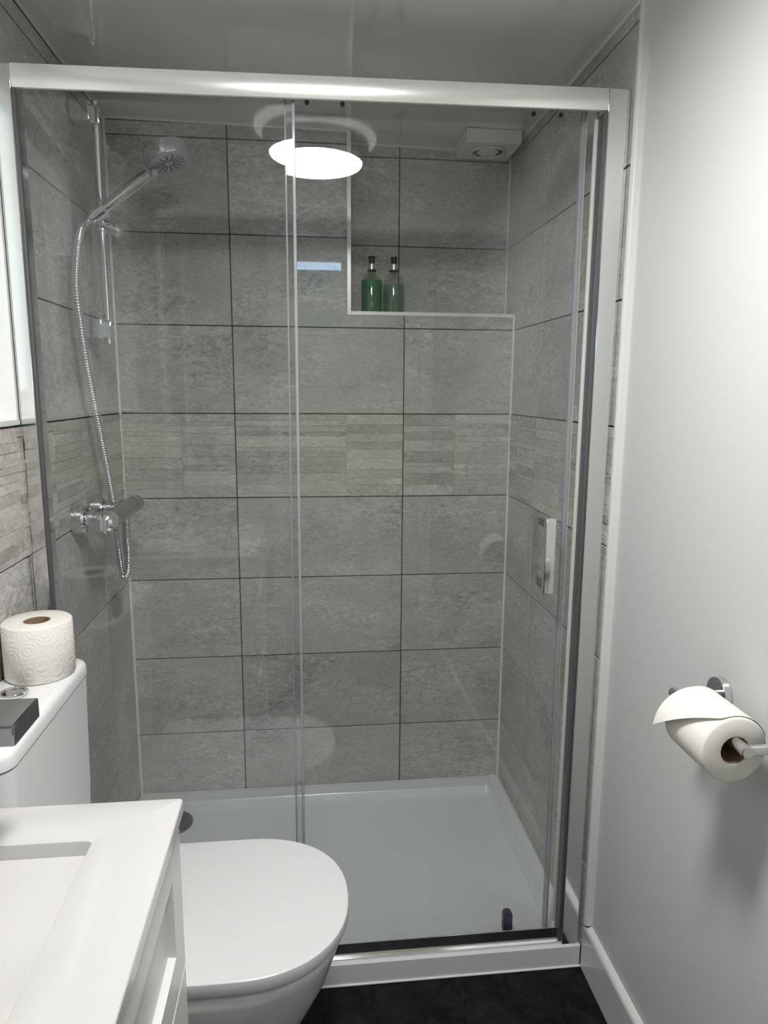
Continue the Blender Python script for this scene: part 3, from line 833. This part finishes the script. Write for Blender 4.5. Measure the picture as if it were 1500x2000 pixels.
bm = N(); loft(bm, [dshape(0.150, XS, 0.598, 0.174, 0.4058, n=40, pw=PW), dshape(0.147, XS, 0.6012, 0.1762, 0.4072, n=40, pw=PW), dshape(0.146, XS, 0.6018, 0.1768, 0.4090, n=40, pw=PW), dshape(0.146, XS, 0.6020, 0.177, 0.4275, n=40, pw=PW), dshape(0.1466, XS, 0.6014, 0.1764, 0.4295, n=40, pw=PW), dshape(0.1482, XS, 0.5998, 0.1748, 0.4305, n=40, pw=PW)])
part('lid', bm, SEAT, toi, angle=30)
for y in (TYC - 0.08, TYC + 0.08):
    bm = N(); cyl(bm, (0.158, y - 0.02, 0.416), (0.158, y + 0.02, 0.416), 0.011, 20, 0.002); part('hinge', bm, CHROME, toi)
CY0, CY1, CX1, CZ = -0.368, 0.008, 0.120, 0.830
def cist(x0, x1, y0, y1, r, z):
    pts = [(x0, y0, z)]
    for k in range(9):
        a = -math.pi / 2 + math.pi / 2 * k / 8; pts.append((x1 - r + r * math.cos(a), y0 + r + r * math.sin(a), z))
    for k in range(9):
        a = math.pi / 2 * k / 8; pts.append((x1 - r + r * math.cos(a), y1 - r + r * math.sin(a), z))
    pts.append((x0, y1, z)); return pts
bm = N(); loft(bm, [cist(0.004, CX1 - 0.012, CY0 + .012, CY1 - .012, 0.028, 0.398), cist(0.004, CX1 - 0.004, CY0 + .004, CY1 - .003, 0.030, 0.60), cist(0.004, CX1, CY0, CY1, 0.030, CZ - 0.030)]); part('cistern', bm, CERAMIC, toi, angle=50)
bm = N(); loft(bm, [cist(0.004, CX1 - .002, CY0 + .002, CY1 - .002, 0.030, CZ - 0.0285), cist(0.003, CX1 + .0015, CY0 - .002, CY1 + .002, 0.032, CZ - 0.026), cist(0.003, CX1 + .0015, CY0 - .002, CY1 + .002, 0.032, CZ - 0.010),
                    cist(0.003, CX1 - .001, CY0 + .0005, CY1 - .0005, 0.030, CZ - 0.004), cist(0.004, CX1 - .007, CY0 + .006, CY1 - .006, 0.026, CZ)]); part('cistern_lid', bm, CERAMIC, toi, angle=50)
fx, fy = 0.047, -0.157
bm = N(); lathe(bm, [(0.0215, 0.0), (0.0235, 0.001), (0.0235, 0.004), (0.0205, 0.006), (0.0175, 0.0045), (0.0175, 0.0)], (fx, fy, CZ), seg=36, closed=True); fb = part('flush_button', bm, CHROME, toi, label='round chrome dual flush button')
for s in (-1, 1):
    bm = N(); pts = [(fx + s * 0.0008, fy - 0.0165), (fx + s * 0.0008, fy + 0.0165)] + [(fx + s * 0.0165 * math.sin(math.radians(a)), fy + 0.0165 * math.cos(math.radians(a))) for a in range(12, 170, 14)]
    prism(bm, pts if s < 0 else pts[::-1], 'z', CZ + 0.0002, CZ + 0.0035 + 0.001 * s, 0.0006, 1); part('flush_plate', bm, CHROME, fb)

# ================================================================== TOILET ROLL ON THE CISTERN
def roll_profile(R, r, h):
    return [(r, 0), (R - 0.003, 0), (R, 0.003), (R + 0.0004, h * 0.5), (R, h - 0.003), (R - 0.003, h), (r + .001, h - 0.001), (r, h - 0.003)]
rx, ry = 0.0600, -0.070
rl = thing('toilet_roll', 'full white toilet roll standing on the cistern lid', 'toilet roll', (rx, ry, CZ))
bm = N(); lathe(bm, roll_profile(0.0575, 0.0215, 0.100), (rx, ry, CZ + .0005), seg=72, closed=True); part('paper', bm, PAPER, rl, angle=60)
bm = N(); lathe(bm, [(0.0214, 0.0015), (0.0214, 0.0985), (0.0200, 0.0985), (0.0200, 0.0015)], (rx, ry, CZ + .0005), seg=40, closed=True); part('card_core', bm, CORE, rl)

# ================================================================== ROLL HOLDER ON THE RIGHT WALL
HX, HZ, HY0, HY1 = 1.100, 0.8725, -0.522, -0.352
hold = thing('toilet_roll_holder', 'brushed steel toilet roll holder on the white right wall', 'roll holder', (WX, (HY0 + HY1) / 2, HZ))
bm = N(); cyl(bm, (HX, HY0 - 0.008, HZ), (HX, HY1 + 0.012, HZ), 0.0085, 28, 0.0012); part('bar', bm, STEEL, hold)
for y in (HY0, HY1):
    bm = N(); cyl(bm, (HX, y, HZ), (WX - 0.008, y, HZ), 0.0072, 24); part('post', bm, STEEL, hold)
    bm = N(); cyl(bm, (WX - 0.0125, y, HZ), (WX - 0.0002, y, HZ), 0.0255, 44, 0.001); part('flange', bm, CHROME, hold)
# hanging roll with a loose sheet
RR, Rr = 0.0465, 0.0200
RZ = HZ + 0.0087 - Rr
RY0, RY1 = -0.502, -0.402
hr = thing('toilet_roll', 'part-used toilet roll with loose sheet on the steel wall holder', 'toilet roll', (HX, (RY0 + RY1) / 2, RZ))
bm = N(); lathe(bm, roll_profile(RR, Rr, RY1 - RY0), (HX, RY0, RZ), (0, 1, 0), seg=72, closed=True); part('paper', bm, PAPER2, hr, angle=60)
bm = N(); lathe(bm, [(Rr - .0001, 0.001), (Rr - .0001, RY1 - RY0 - .001), (Rr - .0012, RY1 - RY0 - .001), (Rr - .0012, 0.001)], (HX, RY0, RZ), (0, 1, 0), seg=36, closed=True); part('card_core', bm, CORE, hr)
# loose sheet: wraps the top and lifts off to the left, its near corner torn away
bm = N(); top = []; 
NU, NV = 26, 16
def sheet(u, vv, off):
    end = -24 - 74 * vv ** 0.8                                      # torn slantwise: longer at the far end
    th = 70 + (end - 70) * u
    lift = max(0.0, (-th - 8) / 90.0)
    R = RR + 0.0012 + off + 0.016 * lift ** 1.35
    y = RY0 + 0.0035 + (RY1 - 0.001 - RY0 - 0.0035) * vv
    a = math.radians(th)
    return Vector((HX + R * math.sin(a), y, RZ + R * math.cos(a)))
t = bmesh.new()
G = [[[t.verts.new(sheet(i / NU, j / NV, off)) for j in range(NV + 1)] for i in range(NU + 1)] for off in (0.0, 0.0006)]
for k in (0, 1):
    for i in range(NU):
        for j in range(NV):
            q = (G[k][i][j], G[k][i + 1][j], G[k][i + 1][j + 1], G[k][i][j + 1])
            t.faces.new(q if k else q[::-1])
def edge(a0, a1, b0, b1): t.faces.new((a0, a1, b1, b0))
for i in range(NU):
    edge(G[0][i][0], G[0][i + 1][0], G[1][i][0], G[1][i + 1][0]); edge(G[0][i + 1][NV], G[0][i][NV], G[1][i + 1][NV], G[1][i][NV])
for j in range(NV):
    edge(G[0][NU][j], G[0][NU][j + 1], G[1][NU][j], G[1][NU][j + 1]); edge(G[0][0][j + 1], G[0][0][j], G[1][0][j + 1], G[1][0][j])
bmesh.ops.recalc_face_normals(t, faces=t.faces)
_append(bm, t); part('loose_sheet', bm, PAPER2, hr, angle=70)

# ================================================================== VANITY, BASIN, TAP
VY1, VY0, VXF, VZT = -0.524, -1.030, 0.3810, 0.850
van = thing('vanity_unit', 'white shaker-style vanity cabinet under the basin', 'cabinet', (0.19, (VY0 + VY1) / 2, 0))
bm = N(); box(bm, (0.002, VY0 + .004, 0.10), (VXF - 0.021, VY1 - .004, VZT - 0.0165), 0.001); part('carcass', bm, VANM, van)
bm = N(); box(bm, (0.002, VY0 + .02, 0.001), (VXF - 0.06, VY1 - .02, 0.10)); part('plinth', bm, VANM, van)
def shaker(z0, z1, name):
    x0, x1 = VXF - 0.0205, VXF - 0.0015; y0, y1 = VY0 + .005, VY1 - .005; b = 0.050; dp = 0.008; bw = 0.006
    bm = N(); t = bmesh.new()
    def ring(yy0, yy1, zz0, zz1, x): return [t.verts.new(p) for p in ((x, yy0, zz0), (x, yy1, zz0), (x, yy1, zz1), (x, yy0, zz1))]
    R = [ring(y0, y1, z0, z1, x0), ring(y0, y1, z0, z1, x1 - .001), ring(y0 + .001, y1 - .001, z0 + .001, z1 - .001, x1), ring(y0 + b, y1 - b, z0 + b, z1 - b, x1), ring(y0 + b + bw, y1 - b - bw, z0 + b + bw, z1 - b - bw, x1 - dp)]
    for a, c in zip(R, R[1:]):
        for k in range(4): t.faces.new((a[k], a[(k + 1) % 4], c[(k + 1) % 4], c[k]))
    t.faces.new(R[0][::-1]); t.faces.new(R[-1]); bmesh.ops.recalc_face_normals(t, faces=t.faces)
    _append(bm, t); d_ = part(name, bm, VANM, van, smooth=False)
    return d_
shaker(0.632, VZT - 0.020, 'drawer_front')
for za, zb in ((0.365, 0.628), (0.104, 0.361)):
    shaker(za, zb, 'drawer_front')
# basin top with moulded bowl
bas = thing('washbasin', 'white rectangular moulded basin top on the vanity unit', 'washbasin', (0.19, (VY0 + VY1) / 2, VZT))
bm = N()
BX0, BX1, BY0, BY1 = 0.001, 0.3850, VY0 - .002, VY1 + .001
secs = [rrect(BX0, BX1, BY0, BY1, 0.005, VZT - 0.016), rrect(BX0, BX1, BY0, BY1, 0.005, VZT - 0.0022), rrect(BX0 + .0008, BX1 - .0008, BY0 + .0008, BY1 - .0008, 0.0048, VZT - 0.0007), rrect(BX0 + .0022, BX1 - .0022, BY0 + .0022, BY1 - .0022, 0.004, VZT)]
bi = (0.117, 0.3005, BY0 + .062, BY1 - 0.0735)                     # bowl mouth
def bowl(i, z, r): return rrect(bi[0] + i, bi[1] - i, bi[2] + i, bi[3] - i, r, VZT + z)
secs += [bowl(-0.0022, 0.0, 0.006), bowl(-0.0008, -0.0007, 0.0065), bowl(0.0, -0.0024, 0.007), bowl(0.003, -0.022, 0.010)]
for k in range(1, 7):
    a = math.pi / 2 * k / 6
    secs.append(bowl(0.003 + 0.034 * (1 - math.cos(a)), -0.022 - 0.034 * math.sin(a), 0.010 + 0.02 * k / 6))
secs.append(rrect(0.185, 0.210, BY0 + .235, BY1 - 0.245, 0.010, VZT - 0.066))
loft(bm, secs); part('basin', bm, BASIN, bas, angle=28)
bm = N(); lathe(bm, [(0, 0.004), (0.018, 0.004), (0.021, 0.001), (0.021, 0.0)], (0.197, (BY0 + BY1) / 2, VZT - 0.0662), seg=28); part('waste', bm, CHROME, bas)
# square chrome tap, only its spout reaches into the picture
tap = thing('basin_tap', 'chrome square-spout basin tap at the left edge of the picture', 'tap', (0.06, -0.594, VZT))
bm = N(); box(bm, (0.034, -0.620, VZT + .0005), (0.090, -0.567, 1.000), 0.002); part('body', bm, CHROME, tap)
bm = N(); box(bm, (0.060, -0.6275, 0.9785), (0.2440, -0.5600, 1.0010), 0.0022, 2); part('spout', bm, DCHROME, tap)  # spout darker than the body: its dark reflections are in the colour
bm = N(); box(bm, (0.034, -0.615, 1.0015), (0.110, -0.572, 1.018), 0.002); part('lever', bm, CHROME, tap)

# ================================================================== TOWEL RING (mirrored in the glass)
tr = thing('towel_ring', 'chrome towel ring on the right wall, mirrored in the shower glass', 'towel ring', (WX, -0.90, 1.14))
bm = N(); cyl(bm, (WX - .0002, -0.90, 1.140), (WX - 0.012, -0.90, 1.140), 0.024, 32, 0.001); part('flange', bm, CHROME, tr)
bm = N(); cyl(bm, (WX - 0.011, -0.90, 1.140), (WX - 0.060, -0.90, 1.140), 0.008, 20); part('arm', bm, CHROME, tr)
bm = N(); pth = [Vector((WX - 0.052, -0.90 + 0.08 * math.sin(2 * math.pi * k / 48), 1.060 + 0.08 * math.cos(2 * math.pi * k / 48))) for k in range(49)]
tube(bm, pth, 0.004, 10); part('ring', bm, CHROME, tr)
